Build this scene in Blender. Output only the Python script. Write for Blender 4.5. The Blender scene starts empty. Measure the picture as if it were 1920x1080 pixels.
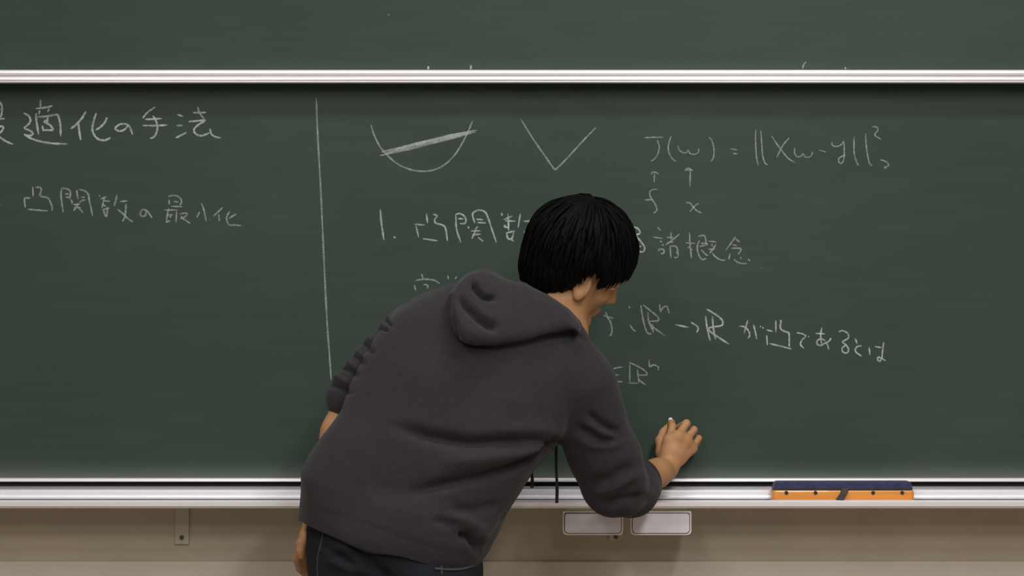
import bpy, bmesh, math, random
import numpy as np
from mathutils import Vector, Matrix

# ------------------------------------------------------------------ camera, light, exposure
SC = bpy.context.scene
COL = SC.collection
D, ZC, K0 = 5.5, 1.338, 0.0012          # camera distance from the board, eye height, metres per photo pixel on the board


def W(px, py, y=0.0):
    """a point of the room whose distance from the board is y (negative towards the audience)"""
    k = K0 * (D + y) / D
    return Vector(((px - 960) * k, y, ZC + (540 - py) * k))


cam = bpy.data.cameras.new('camera')
cam_o = bpy.data.objects.new('camera', cam)
COL.objects.link(cam_o)
cam.sensor_width = 36.0
cam.lens = 36.0 * D / (1920 * K0)
cam_o.location = (0, -D, ZC)
cam_o.rotation_euler = (math.radians(90), 0, 0)
cam.clip_end = 60
SC.camera = cam_o

SC.view_settings.view_transform = 'Standard'
SC.view_settings.look = 'None'
SC.view_settings.gamma = 1.0
SC.view_settings.use_curve_mapping = False
SC.view_settings.exposure = 0.0

world = bpy.data.worlds.new('world')
SC.world = world
world.use_nodes = True
world.node_tree.nodes['Background'].inputs[0].default_value = (0.9, 0.95, 1.0, 1)
world.node_tree.nodes['Background'].inputs[1].default_value = 0.02

CEIL = 3.05
# recessed fluorescent fixtures of the lecture room: (x, y, watts)
LAMPS = [(-1.5, -1.1, 3.0, 0), (0.3, -1.1, 12.0, 0), (2.1, -1.1, 4.0, 0),
         (-1.1, -2.5, 20.0, 90), (1.0, -2.5, 36.0, 90),
         (-1.1, -4.3, 38.0, 90), (1.0, -4.3, 50.0, 90),
         (-1.1, -6.3, 40.0, 90), (1.0, -6.3, 45.0, 90)]
for lx, ly, lw, lrot in LAMPS:
    ld = bpy.data.lights.new('tube_light', 'AREA')
    ld.shape = 'RECTANGLE'
    ld.size, ld.size_y = 1.24, 0.26
    ld.energy = lw
    ld.color = (1.0, 0.975, 0.955)
    lo = bpy.data.objects.new('tube_light', ld)
    COL.objects.link(lo)
    lo.location = (lx, ly, CEIL - 0.012)
    lo.rotation_euler = (0, 0, math.radians(lrot))


# ------------------------------------------------------------------ materials
def srgb(r, g, b):
    def f(c):
        c /= 255.0
        return c / 12.92 if c <= 0.04045 else ((c + 0.055) / 1.055) ** 2.4
    return (f(r), f(g), f(b), 1.0)


def mat(name, col, rough=0.6, metal=0.0, noise=0.0, scale=20.0, bump=0.0, bscale=200.0, spec=0.5, sheen=0.0, stretch=None, coat=0.0, sss=0.0, bdist=0.001):
    m = bpy.data.materials.new(name)
    m.use_nodes = True
    nt = m.node_tree
    b = nt.nodes['Principled BSDF']
    b.inputs['Base Color'].default_value = col
    b.inputs['Roughness'].default_value = rough
    b.inputs['Metallic'].default_value = metal
    b.inputs['Specular IOR Level'].default_value = spec
    b.inputs['Sheen Weight'].default_value = sheen
    b.inputs['Coat Weight'].default_value = coat
    if sss:
        b.inputs['Subsurface Weight'].default_value = sss
        b.inputs['Subsurface Radius'].default_value = (0.01, 0.004, 0.002)
        b.inputs['Subsurface Scale'].default_value = 1.0
    tc = nt.nodes.new('ShaderNodeTexCoord')
    mp = nt.nodes.new('ShaderNodeMapping')
    nt.links.new(tc.outputs['Object'], mp.inputs[0])
    if stretch:
        mp.inputs['Scale'].default_value = stretch
    if noise:
        n = nt.nodes.new('ShaderNodeTexNoise')
        n.inputs['Scale'].default_value = scale
        n.inputs['Detail'].default_value = 6
        nt.links.new(mp.outputs[0], n.inputs[0])
        mr = nt.nodes.new('ShaderNodeMapRange')
        mr.inputs[1].default_value = 0.3
        mr.inputs[2].default_value = 0.7
        mr.inputs[3].default_value = 1 - noise
        mr.inputs[4].default_value = 1 + noise
        nt.links.new(n.outputs[0], mr.inputs[0])
        mx = nt.nodes.new('ShaderNodeVectorMath')
        mx.operation = 'SCALE'
        mx.inputs[0].default_value = col[:3]
        nt.links.new(mr.outputs[0], mx.inputs['Scale'])
        nt.links.new(mx.outputs[0], b.inputs['Base Color'])
    if bump:
        n2 = nt.nodes.new('ShaderNodeTexNoise')
        n2.inputs['Scale'].default_value = bscale
        n2.inputs['Detail'].default_value = 4
        nt.links.new(mp.outputs[0], n2.inputs[0])
        bp = nt.nodes.new('ShaderNodeBump')
        bp.inputs['Strength'].default_value = bump
        bp.inputs['Distance'].default_value = bdist
        nt.links.new(n2.outputs[0], bp.inputs['Height'])
        nt.links.new(bp.outputs[0], b.inputs['Normal'])
    return m


def board_material(dust_bounce=0.13):
    """green enamel with wiped chalk clouds, and a pale bottom edge: settled chalk powder and painted bounce light from the tray"""
    m = bpy.data.materials.new('green_chalkboard')
    m.use_nodes = True
    nt = m.node_tree
    N, L = nt.nodes, nt.links
    b = N['Principled BSDF']
    b.inputs['Roughness'].default_value = 0.55
    b.inputs['Specular IOR Level'].default_value = 0.3
    tc = N.new('ShaderNodeTexCoord')

    def noise(scale, detail, st):
        mp = N.new('ShaderNodeMapping')
        mp.inputs['Scale'].default_value = st
        L.new(tc.outputs['Object'], mp.inputs[0])
        n = N.new('ShaderNodeTexNoise')
        n.inputs['Scale'].default_value = scale
        n.inputs['Detail'].default_value = detail
        L.new(mp.outputs[0], n.inputs[0])
        return n.outputs[0]
    cloud = noise(1.6, 5, (1, 1, 1.4))
    streak = noise(5, 6, (1.0, 1, 9.0))
    a = N.new('ShaderNodeMath'); a.operation = 'ADD'
    L.new(cloud, a.inputs[0]); L.new(streak, a.inputs[1])
    mr = N.new('ShaderNodeMapRange')
    mr.inputs[1].default_value = 0.75
    mr.inputs[2].default_value = 1.35
    mr.inputs[3].default_value = 0.0
    mr.inputs[4].default_value = 0.018
    L.new(a.outputs[0], mr.inputs[0])
    # settled chalk powder plus painted tray bounce: object z = height above the panel's bottom edge
    sep = N.new('ShaderNodeSeparateXYZ')
    L.new(tc.outputs['Object'], sep.inputs[0])
    d = N.new('ShaderNodeMapRange')
    d.inputs[1].default_value = 0.0
    d.inputs[2].default_value = 0.055
    d.inputs[3].default_value = 1.0
    d.inputs[4].default_value = 0.0
    L.new(sep.outputs[2], d.inputs[0])
    p = N.new('ShaderNodeMath'); p.operation = 'POWER'; p.inputs[1].default_value = 2.2
    L.new(d.outputs[0], p.inputs[0])
    q = N.new('ShaderNodeMath'); q.operation = 'MULTIPLY'; q.inputs[1].default_value = dust_bounce
    L.new(p.outputs[0], q.inputs[0])
    s = N.new('ShaderNodeMath'); s.operation = 'ADD'; s.use_clamp = True
    L.new(mr.outputs[0], s.inputs[0]); L.new(q.outputs[0], s.inputs[1])
    mix = N.new('ShaderNodeMix'); mix.data_type = 'RGBA'
    mix.inputs[6].default_value = (0.024, 0.047, 0.035, 1)
    mix.inputs[7].default_value = (0.75, 0.75, 0.75, 1)
    L.new(s.outputs[0], mix.inputs[0])
    L.new(mix.outputs[2], b.inputs['Base Color'])
    return m


def chalk_material(name, cover, col=(0.58, 0.64, 0.66, 1)):
    """chalk powder that only partly covers the board's grain"""
    m = bpy.data.materials.new(name)
    m.use_nodes = True
    nt = m.node_tree
    N, L = nt.nodes, nt.links
    b = N['Principled BSDF']
    b.inputs['Base Color'].default_value = col
    b.inputs['Roughness'].default_value = 0.95
    b.inputs['Specular IOR Level'].default_value = 0.1
    tc = N.new('ShaderNodeTexCoord')
    n = N.new('ShaderNodeTexNoise')
    n.inputs['Scale'].default_value = 420
    n.inputs['Detail'].default_value = 2
    L.new(tc.outputs['Object'], n.inputs[0])
    n2 = N.new('ShaderNodeTexNoise')
    n2.inputs['Scale'].default_value = 45
    L.new(tc.outputs['Object'], n2.inputs[0])
    ad = N.new('ShaderNodeMath'); ad.operation = 'ADD'
    L.new(n.outputs[0], ad.inputs[0]); L.new(n2.outputs[0], ad.inputs[1])
    mr = N.new('ShaderNodeMapRange')
    mr.inputs[1].default_value = 0.75
    mr.inputs[2].default_value = 1.25
    mr.inputs[3].default_value = cover * 0.55
    mr.inputs[4].default_value = min(1.0, cover * 1.45)
    L.new(ad.outputs[0], mr.inputs[0])
    L.new(mr.outputs[0], b.inputs['Alpha'])
    return m


M_BOARD = board_material()
M_BOARD_UP = board_material(0.015)
M_CHALK = {'s': chalk_material('chalk_strong', 0.54), 'm': chalk_material('chalk_medium', 0.34), 'f': chalk_material('chalk_faint', 0.25)}
M_ALU = mat('brushed_aluminium', (0.90, 0.89, 0.94, 1), 0.33, 0.35, noise=0.015, scale=30, stretch=(0.3, 12, 12))
M_ALU2 = mat('dark_aluminium', (0.17, 0.17, 0.18, 1), 0.45, 0.5, noise=0.05, scale=30, stretch=(0.4, 30, 30))  # darker grey than the other tray rails
M_GAP = mat('dark_gap_shade', (0.018, 0.018, 0.02, 1), 0.8)  # black painted in for the shade inside gaps and grooves
M_WALL = mat('beige_painted_wall', (0.40, 0.345, 0.27, 1), 0.85, noise=0.05, scale=6, bump=0.25, bscale=140, bdist=0.0008)
M_TRIM = mat('pale_painted_board', (0.47, 0.42, 0.36, 1), 0.7, noise=0.04, scale=8, bump=0.1, bscale=90)
M_BRACKET = mat('painted_bracket', (0.41, 0.38, 0.30, 1), 0.55, 0.1, noise=0.05, scale=30)
M_BOLT = mat('dark_bolt', (0.06, 0.055, 0.05, 1), 0.5, 0.5)
M_PLATE = mat('lavender_grey_plate', (0.70, 0.67, 0.74, 1), 0.4, 0.1, noise=0.04, scale=12)
M_RIM = mat('pale_rim', (0.80, 0.77, 0.78, 1), 0.4, 0.2)
M_FLOOR = mat('vinyl_floor', (0.30, 0.26, 0.21, 1), 0.45, noise=0.12, scale=9)
M_CEIL = mat('ceiling_paint', (0.75, 0.74, 0.70, 1), 0.9, bump=0.2, bscale=80)
M_WHITE = mat('white_enamel', (0.8, 0.8, 0.78, 1), 0.4)
M_HOOD = mat('charcoal_fleece', (0.0275, 0.0252, 0.0300, 1), 0.95, noise=0.10, scale=90, bump=0.45, bscale=420, spec=0.15, sheen=0.08, bdist=0.0012)
M_JEAN = mat('dark_denim', (0.0085, 0.0115, 0.0155, 1), 0.85, noise=0.35, scale=14, bump=0.4, bscale=500, spec=0.2)
M_JSEAM = mat('faded_denim_seam', (0.030, 0.036, 0.042, 1), 0.85, noise=0.3, scale=60)
M_SKIN = mat('skin', (0.43, 0.225, 0.105, 1), 0.6, noise=0.07, scale=18, bump=0.12, bscale=160, sss=0.08)
M_HAIR = mat('black_hair', (0.0022, 0.002, 0.002, 1), 0.6, spec=0.07)
M_CORD = mat('charcoal_cord', (0.022, 0.022, 0.022, 1), 0.9, bump=0.5, bscale=500)
M_WOOD = mat('orange_varnished_wood', (0.74, 0.29, 0.05, 1), 0.42, noise=0.10, scale=10, stretch=(0.5, 8, 8), coat=0.2)
M_FELT = mat('navy_felt', (0.028, 0.036, 0.085, 1), 0.95, noise=0.25, scale=80, bump=0.6, bscale=350, sheen=0.1)
M_STRAP = mat('dark_strap', (0.035, 0.028, 0.028, 1), 0.7)
M_STUD = mat('brass_stud', (0.09, 0.05, 0.015, 1), 0.35, 0.7)
M_CHALKSTICK = mat('white_chalk_stick', (0.95, 0.95, 0.93, 1), 0.9)
M_SHOE = mat('black_canvas', (0.02, 0.02, 0.022, 1), 0.8)
M_SOLE = mat('off_white_rubber', (0.5, 0.5, 0.47, 1), 0.7)
M_EYE = mat('eye_white', (0.55, 0.50, 0.46, 1), 0.25)
M_IRIS = mat('dark_brown_iris', (0.02, 0.01, 0.006, 1), 0.15)
M_LIP = mat('lip', (0.36, 0.13, 0.085, 1), 0.5)


def emission(name, col, st):
    m = bpy.data.materials.new(name)
    m.use_nodes = True
    b = m.node_tree.nodes['Principled BSDF']
    b.inputs['Emission Color'].default_value = col
    b.inputs['Emission Strength'].default_value = st
    return m


M_TUBE = emission('lamp_diffuser', (1, 0.97, 0.92, 1), 3.0)


# ------------------------------------------------------------------ helpers
def mesh_obj(name, verts, faces, m, parent=None, smooth=False, label=None, loc=None):
    me = bpy.data.meshes.new(name)
    me.from_pydata([tuple(v) for v in verts], [], faces)
    me.update()
    if m:
        me.materials.append(m)
    if smooth:
        me.polygons.foreach_set('use_smooth', [True] * len(me.polygons))
    o = bpy.data.objects.new(name, me)
    COL.objects.link(o)
    if loc is not None:
        o.location = loc
    if parent:
        o.parent = parent
    if label:
        o['label'] = label
    return o


def empty(name, loc, label, cat, group=None):
    o = bpy.data.objects.new(name, None)
    o.empty_display_size = 0.05
    COL.objects.link(o)
    o.location = loc
    o['label'] = label
    o['category'] = cat
    if group:
        o['group'] = group
    return o


def under(parent, o):
    """parent a part whose mesh is in room coordinates to a thing whose Empty stands elsewhere"""
    o.parent = parent
    o.location = -Vector(parent.location)
    return o


def prism_x(profile, x0, x1):
    """extrude a closed (y, z) outline along x"""
    n = len(profile)
    v = [(x0, y, z) for y, z in profile] + [(x1, y, z) for y, z in profile]
    f = [(i, (i + 1) % n, n + (i + 1) % n, n + i) for i in range(n)]
    f += [tuple(range(n - 1, -1, -1)), tuple(range(n, 2 * n))]
    return v, f


def box(x0, x1, y0, y1, z0, z1):
    return prism_x([(y0, z0), (y1, z0), (y1, z1), (y0, z1)], x0, x1)


def bev(o, w=0.001, seg=2):
    md = o.modifiers.new('edge', 'BEVEL')
    md.width = w
    md.segments = seg
    md.limit_method = 'ANGLE'
    return o


def merge(*vf):
    V, F = [], []
    for v, f in vf:
        k = len(V)
        V += list(v)
        F += [tuple(i + k for i in q) for q in f]
    return V, F


def tube(points, radii, seg=8):
    pts = [Vector(p) for p in points]
    if not hasattr(radii, '__len__'):
        radii = [radii] * len(pts)
    V, F = [], []
    up = Vector((0, 0, 1))
    for i, p in enumerate(pts):
        t = (pts[min(i + 1, len(pts) - 1)] - pts[max(i - 1, 0)]).normalized()
        a = t.cross(up)
        if a.length < 0.05:
            a = t.cross(Vector((0, 1, 0)))
        a.normalize()
        b = t.cross(a).normalized()
        for k in range(seg):
            an = 2 * math.pi * k / seg
            V.append(p + (a * math.cos(an) + b * math.sin(an)) * radii[i])
    for i in range(len(pts) - 1):
        for k in range(seg):
            k2 = (k + 1) % seg
            F.append((i * seg + k, i * seg + k2, (i + 1) * seg + k2, (i + 1) * seg + k))
    F.append(tuple(range(seg - 1, -1, -1)))
    F.append(tuple((len(pts) - 1) * seg + k for k in range(seg)))
    return V, F


def cylinder_y(cx, cz, r, y0, y1, seg=16):
    return tube([(cx, y0, cz), (cx, y1, cz)], r, seg)


def rounded_rect(x0, x1, z0, z1, rt, rb, seg=5):
    pts = []
    for cx, cz, r, a0 in ((x1 - rt, z1 - rt, rt, 0), (x0 + rt, z1 - rt, rt, 90), (x0 + rb, z0 + rb, rb, 180), (x1 - rb, z0 + rb, rb, 270)):
        for i in range(seg + 1):
            a = math.radians(a0 + 90 * i / seg)
            pts.append((cx + r * math.cos(a), cz + r * math.sin(a)))
    return pts


def slab_y(outline, y0, y1):
    n = len(outline)
    v = [(x, y0, z) for x, z in outline] + [(x, y1, z) for x, z in outline]
    f = [(i, (i + 1) % n, n + (i + 1) % n, n + i) for i in range(n)]
    f += [tuple(range(n - 1, -1, -1)), tuple(range(n, 2 * n))]
    return v, f


def zp(py, y):
    return W(960, py, y).z


# ------------------------------------------------------------------ room shell
RX0, RX1, RY0, RY1 = -3.6, 4.2, -9.0, 0.032


def struct(name, vf, m):
    o = mesh_obj(name, *vf, m)
    o['kind'] = 'structure'
    return o


struct('floor', box(RX0 - .1, RX1 + .1, RY0 - .1, RY1 + .1, -0.1, 0), M_FLOOR)
struct('ceiling', box(RX0 - .1, RX1 + .1, RY0 - .1, RY1 + .1, CEIL, CEIL + .1), M_CEIL)
struct('wall_front', box(RX0, RX1, RY1, RY1 + .1, 0, CEIL), M_WALL)
struct('wall_rear', box(RX0, RX1, RY0 - .1, RY0, 0, CEIL), M_WALL)
struct('wall_left', box(RX0 - .1, RX0, RY0, RY1, 0, CEIL), M_WALL)
struct('wall_right', box(RX1, RX1 + .1, RY0, RY1, 0, CEIL), M_WALL)
dz = zp(1053, 0.022)
bev(struct('trim_1', box(RX0, RX1, 0.024, 0.0325, 0.1, dz), M_TRIM), 0.003)
bev(struct('baseboard_front', box(RX0, RX1, 0.018, 0.0325, 0, 0.1), M_BOLT), 0.003)

first_light = None
ROWN = {-1.1: 'board-lighting row nearest the chalkboard', -2.5: 'first ceiling row before the board', -4.3: 'second ceiling row before the board', -6.3: 'third ceiling row, at the rear'}
for i, (lx, ly, lw, lrot) in enumerate(LAMPS):
    side = 'left' if lx < 0 else ('middle' if lx < 1 else 'right')
    t = empty('ceiling_light', (lx, ly, CEIL), '%s fluorescent light of the %s' % (side, ROWN[ly]), 'light', 'ceiling lights of the lecture room')
    t.rotation_euler = (0, 0, math.radians(lrot))
    fr = merge(box(-.66, .66, -.17, -.135, -.02, -.0005), box(-.66, .66, .135, .17, -.02, -.0005),
               box(-.66, -.625, -.135, .135, -.02, -.0005), box(.625, .66, -.135, .135, -.02, -.0005))
    if first_light is None:
        a = mesh_obj('frame', *fr, M_WHITE, t)
        b = mesh_obj('diffuser', *box(-.625, .625, -.135, .135, -.006, -.001), M_TUBE, t)
        first_light = (a, b)
    else:
        for s in first_light:
            c = s.copy()
            COL.objects.link(c)
            c.parent = t

# ------------------------------------------------------------------ chalkboards
BX0, BX1 = -1.9, 1.9
zb = zp(904, -0.012)                                   # bottom of the lower panel
lower = empty('chalkboard', (0, 0, zb), 'lower green sliding chalkboard filled with white handwriting behind the writing man', 'chalkboard')
zs0, zs1 = zp(898.5, 0), zp(60, 0)
surf = mesh_obj('writing_surface', *box(BX0, BX1, 0, 0.012, 0, zs1 - zs0), M_BOARD, lower, loc=(0, 0, zs0 - zb))
zt = zp(897, -0.012)
bev(under(lower, mesh_obj('bottom_frame', *prism_x([(0.0125, zb), (-0.011, zb), (-0.013, zb + .0015), (-0.012, zt - .001), (-0.009, zt), (-0.0002, zt + .0005), (-0.0002, zs0 - .0002), (0.0125, zs0 - .0002)], BX0, BX1), M_ALU)), 0.0006, 1)
for x0, x1 in ((BX0 - .02, BX0 - .0005), (BX1 + .0005, BX1 + .02)):
    bev(under(lower, mesh_obj('side_frame', *box(x0, x1, -0.012, 0.0125, zb, zs1), M_ALU)), 0.002)

yu = -0.048
uz0 = zp(155, yu - .013)
upper = empty('chalkboard', (0, yu, uz0), 'upper green sliding chalkboard, almost empty, above the white rail', 'chalkboard')
us0 = zp(131.5, yu)
usurf = mesh_obj('writing_surface', *box(BX0, BX1, 0, 0.012, 0, 0.86), M_BOARD_UP, upper, loc=(0, 0, us0 - uz0))
yf = yu - 0.013
prof = [(yu + .012, uz0), (yf + .002, uz0), (yf, uz0 + .0012), (yf, zp(152.6, yf)), (yf + .0012, zp(152.2, yf)), (yf + .0012, zp(151.6, yf)),
        (yf - .0008, zp(151, yf)), (yf - .0022, zp(149.5, yf)), (yf - .0012, zp(146, yf)), (yf, zp(144.2, yf)), (yf + .006, zp(143.8, yf)), (yf + .006, zp(141.2, yf)),
        (yf - .0002, zp(140.6, yf)), (yf - .0012, zp(137, yf)), (yf - .0002, zp(133, yf)), (yf + .0025, zp(131, yf)), (yu - .0002, us0 + .0008),
        (yu - .0002, us0 - .0003), (yu + .012, us0 - .0003)]
under(upper, mesh_obj('bottom_frame', *prism_x(prof, BX0, BX1), M_ALU))
for x0, x1 in ((BX0 - .02, BX0 - .0005), (BX1 + .0005, BX1 + .02)):
    bev(under(upper, mesh_obj('side_frame', *box(x0, x1, yf, yu + .012, uz0, us0 + .88), M_ALU)), 0.002)
bev(under(upper, mesh_obj('top_frame', *box(BX0, BX1, yf, yu + .012, us0 + .861, us0 + .88), M_ALU)), 0.002)

# outer posts that carry both sliding panels
for x0, x1, side in ((BX0 - .075, BX0 - .023, 'left'), (BX1 + .023, BX1 + .075, 'right')):
    o = mesh_obj('slide_post', *box(x0, x1, -0.06, 0.0318, zp(953, 0), 2.78), M_ALU)
    bev(o, 0.004)
    o['label'] = 'aluminium post carrying the sliding boards at their %s end' % side
    o['category'] = 'post'

# ------------------------------------------------------------------ chalk tray
tray = empty('chalk_tray', (0, 0, zp(953, 0)), 'long shiny aluminium chalk tray running under the lower chalkboard', 'chalk tray')
TX0, TX1 = BX0 - .02, BX1 + .02
ZSH = 0.8645
LIP = zp(938, -.118)


def part(parent, name, vf, m, bv=0, smooth=False, label=None):
    o = under(parent, mesh_obj(name, *vf, m, smooth=smooth, label=label))
    if bv:
        bev(o, bv)
    return o


part(tray, 'recessed_channel', box(TX0, TX1, 0.0, 0.031, zp(913, 0), zp(904.6, 0.0)), M_GAP)  # black back painted for the shade in the gap above the rails
part(tray, 'upper_rail', prism_x([(0.031, zp(913.2, 0)), (0.031, zp(920.6, 0)), (-.036, zp(920, -.036)), (-.0365, zp(917.4, -.036)), (-.034, zp(913, -.034)), (-.032, zp(911.5, -.032)), (-.001, zp(911.5, -.0) - .0002), (-.001, zp(913.2, 0))], TX0, TX1), M_ALU2)
zz = zp(917.2, -.037)
part(tray, 'guide_rail', prism_x([(-.0366, zz), (-.041, zz - .001), (-.0432, zp(919.8, -.043)), (-.0425, zp(921.5, -.042)), (-.0425, zp(928.6, -.0425)),
                                  (-.0455, zp(930.3, -.0455)), (-.051, zp(932.6, -.051)), (-.0555, zp(935.4, -.0555)), (-.0550, zp(935.8, -.0555)), (-.0366, zp(935.8, -.0555))], TX0, TX1), M_ALU)
part(tray, 'gap_shade_strip', box(TX0, TX1, -.0545, -.037, ZSH + .0003, zp(935.8, -.0555) - .0002), M_GAP)  # added black strip standing for the shade between rail and shelf
part(tray, 'shelf', prism_x([(0.031, ZSH), (-.106, ZSH), (-.1075, LIP - .001), (-.1105, LIP + .0002), (-.1165, LIP), (-.1190, zp(939.2, -.119)), (-.1225, zp(941.8, -.122)),
                             (-.1215, zp(949, -.1215)), (-.1155, zp(953, -.1155)), (0.031, zp(953, -.1155))], TX0, TX1), M_ALU)

for cx, lab in ((340.5, 'small beige steel bracket with one bolt under the tray, left of the man'),
                (1155, 'beige steel bracket on the wall half hidden behind the two grey plates')):
    a, b = W(cx - 13.2, 1021 if cx < 900 else 1013, .022), W(cx + 13.2, 953, .022)
    br = empty('tray_bracket', (W(cx, 953, .03).x, .03, a.z), lab, 'bracket', 'brackets holding the chalk tray')
    part(br, 'plate', box(a.x, b.x, .0245, .0318, a.z, zp(953.6, .0)), M_BRACKET, 0.0012)
    c = W(cx, 1008 if cx < 900 else 1007, .02)
    part(br, 'bolt', cylinder_y(c.x, c.z, .0048, .019, .0244, 12), M_BOLT, 0.0008)

for (pa, pb, lab) in ((1055, 1168.5, 'left of the two lavender grey rounded plates hanging under the chalk tray'),
                      (1182, 1296.5, 'right of the two lavender grey rounded plates hanging under the chalk tray')):
    yy = -.10
    A, B = W(pa, 1003.5, yy), W(pb, 958.5, yy)
    pl = empty('hanging_plate', ((A.x + B.x) / 2, yy, A.z), lab, 'plate', 'grey plates under the chalk tray')
    part(pl, 'rim', slab_y(rounded_rect(A.x, B.x, A.z, B.z, .0015, .010), yy, yy + .012), M_RIM, 0.0012)
    g = 0.0032
    part(pl, 'groove', slab_y(rounded_rect(A.x + g, B.x - g, A.z + g, B.z - g, .005, .009), yy - .0005, yy - .0001), M_GAP)
    g = 0.0048
    part(pl, 'face', slab_y(rounded_rect(A.x + g, B.x - g, A.z + g, B.z - g, .005, .008), yy - .0025, yy - .0007), M_PLATE, 0.0006)
    part(pl, 'hanger', box(A.x + .01, B.x - .01, yy + .002, yy + .010, B.z + .0001, zp(953, -.1155) - .0003), M_BRACKET)

# ------------------------------------------------------------------ eraser lying in the tray
EY0, EY1 = -.1045, -.058
eb = W(1581.5, 938, -.1045)
er = empty('board_eraser', (eb.x, (EY0 + EY1) / 2, ZSH), 'long board eraser with navy felt on an orange wooden back, lying in the chalk tray', 'eraser')
ex0, ex1 = W(1448.5, 938, EY0).x, W(1714.5, 938, EY0).x
zm = zp(919.3, EY0)
ztop = zp(903.5, EY0)
n = 10
# wooden back with softly rounded ends
out = rounded_rect(ex0, ex1, EY0, EY1, .008, .008)


def slab_z(outline, z0, z1, inset=0.0, cx=0.0, cy=0.0, hx=1.0, hy=1.0):
    k = len(outline)
    v = [(x, y, z0) for x, y in outline]
    v += [(cx + (x - cx) * (hx - inset) / hx, cy + (y - cy) * (hy - inset * .35) / hy, z1) for x, y in outline]
    f = [(i, (i + 1) % k, k + (i + 1) % k, k + i) for i in range(k)]
    f += [tuple(range(k - 1, -1, -1)), tuple(range(k, 2 * k))]
    return v, f


ecx, ecy = (ex0 + ex1) / 2, (EY0 + EY1) / 2
part(er, 'wooden_back', slab_z(out, ZSH + .0002, zm), M_WOOD, 0.0035)
part(er, 'felt_pad', slab_z(rounded_rect(ex0 + .001, ex1 - .001, EY0 - .001, EY1, .009, .009), zm + .0002, ztop, .006, ecx, ecy, (ex1 - ex0) / 2, .023), M_FELT, 0.004)
for px in (1474.5, 1529, 1637, 1691.5):
    c = W(px, 923.8, EY0)
    st = part(er, 'stud', cylinder_y(c.x, c.z, .0043, EY0 - .0022, EY0 + .002, 12), M_STRAP, 0.0008)
    s2 = mesh_obj('stud_centre', *cylinder_y(c.x, c.z, .0018, EY0 - .0034, EY0 - .0022, 8), M_STUD)
    s2.parent = st
pts = [W(1584, 915, EY0 - .002), W(1584, 921, EY0 - .006), W(1581, 927, EY0 - .010), W(1577, 933, EY0 - .011), W(1574, 938, EY0 - .013)]
V, F = [], []
for i, p in enumerate(pts):
    w = (.0075, .008, .0075, .0078, .0088)[i]
    for dx, dy, dzz in ((-w, 0, 0.001), (w, 0, -.001), (w, .003, -.001), (-w, .003, .001)):
        V.append((p.x + dx, p.y + dy, p.z + dzz))
for i in range(4):
    for k in range(4):
        F.append((i * 4 + k, i * 4 + (k + 1) % 4, i * 4 + 4 + (k + 1) % 4, i * 4 + 4 + k))
F += [(3, 2, 1, 0), (16, 17, 18, 19)]
part(er, 'strap', (V, F), M_STRAP, 0.001)


# ------------------------------------------------------------------ handwriting in chalk
def smooth_line(pts, n=6):
    if len(pts) < 3:
        (x0, y0), (x1, y1) = pts
        return [(x0 + (x1 - x0) * t / 6, y0 + (y1 - y0) * t / 6) for t in range(7)]
    P = [np.array(p, float) for p in pts]
    P = [2 * P[0] - P[1]] + P + [2 * P[-1] - P[-2]]
    out = []
    for i in range(1, len(P) - 2):
        for k in range(n):
            t = k / n
            a, b, c, d = P[i - 1], P[i], P[i + 1], P[i + 2]
            out.append(tuple(0.5 * (2 * b + (c - a) * t + (2 * a - 5 * b + 4 * c - d) * t * t + (3 * b - a - 3 * c + d) * t ** 3)))
    out.append(tuple(P[-2]))
    return out


rng = random.Random(7)


def ribbon(pts, w, y, lift):
    """one chalk stroke: a low ridge of powder, wider in the middle than at its ends; pts in photo pixels"""
    L = smooth_line(pts) if len(pts) > 1 else [pts[0], (pts[0][0] + 1.2, pts[0][1] + 0.8)]
    Q = [W(px, py, y) for px, py in L]
    V, F = [], []
    m = len(Q)
    ph = rng.random() * 6
    for i, p in enumerate(Q):
        t = (Q[min(i + 1, m - 1)] - Q[max(i - 1, 0)])
        t = t.normalized() if t.length > 1e-9 else Vector((1, 0, 0))
        nn = Vector((-t.z, 0, t.x))
        e = min(1.0, 0.45 + 0.55 * min(i, m - 1 - i) / 2.0)
        hw = 0.5 * w * K0 * e * (1 + .16 * math.sin(i * 1.3 + ph))
        c0 = p + nn * hw
        c1 = p - nn * hw
        V += [(c0.x, y, c0.z), (p.x, y - lift, p.z), (c1.x, y, c1.z)]
    for i in range(m - 1):
        for k in (0, 1):
            F.append((i * 3 + k, i * 3 + k + 1, i * 3 + k + 4, i * 3 + k + 3))
    return V, F


def writing(parent, name, crop, w, tone, strokes, label=None, y=-0.0004):
    x0, y0, s = crop
    vf = merge(*[ribbon([(x0 + a / s, y0 + b / s) for a, b in st], w, y, .00025) for st in strokes])
    o = under(parent, mesh_obj(name, *vf, M_CHALK[tone]))
    if label:
        o['label'] = label
    return o


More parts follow.
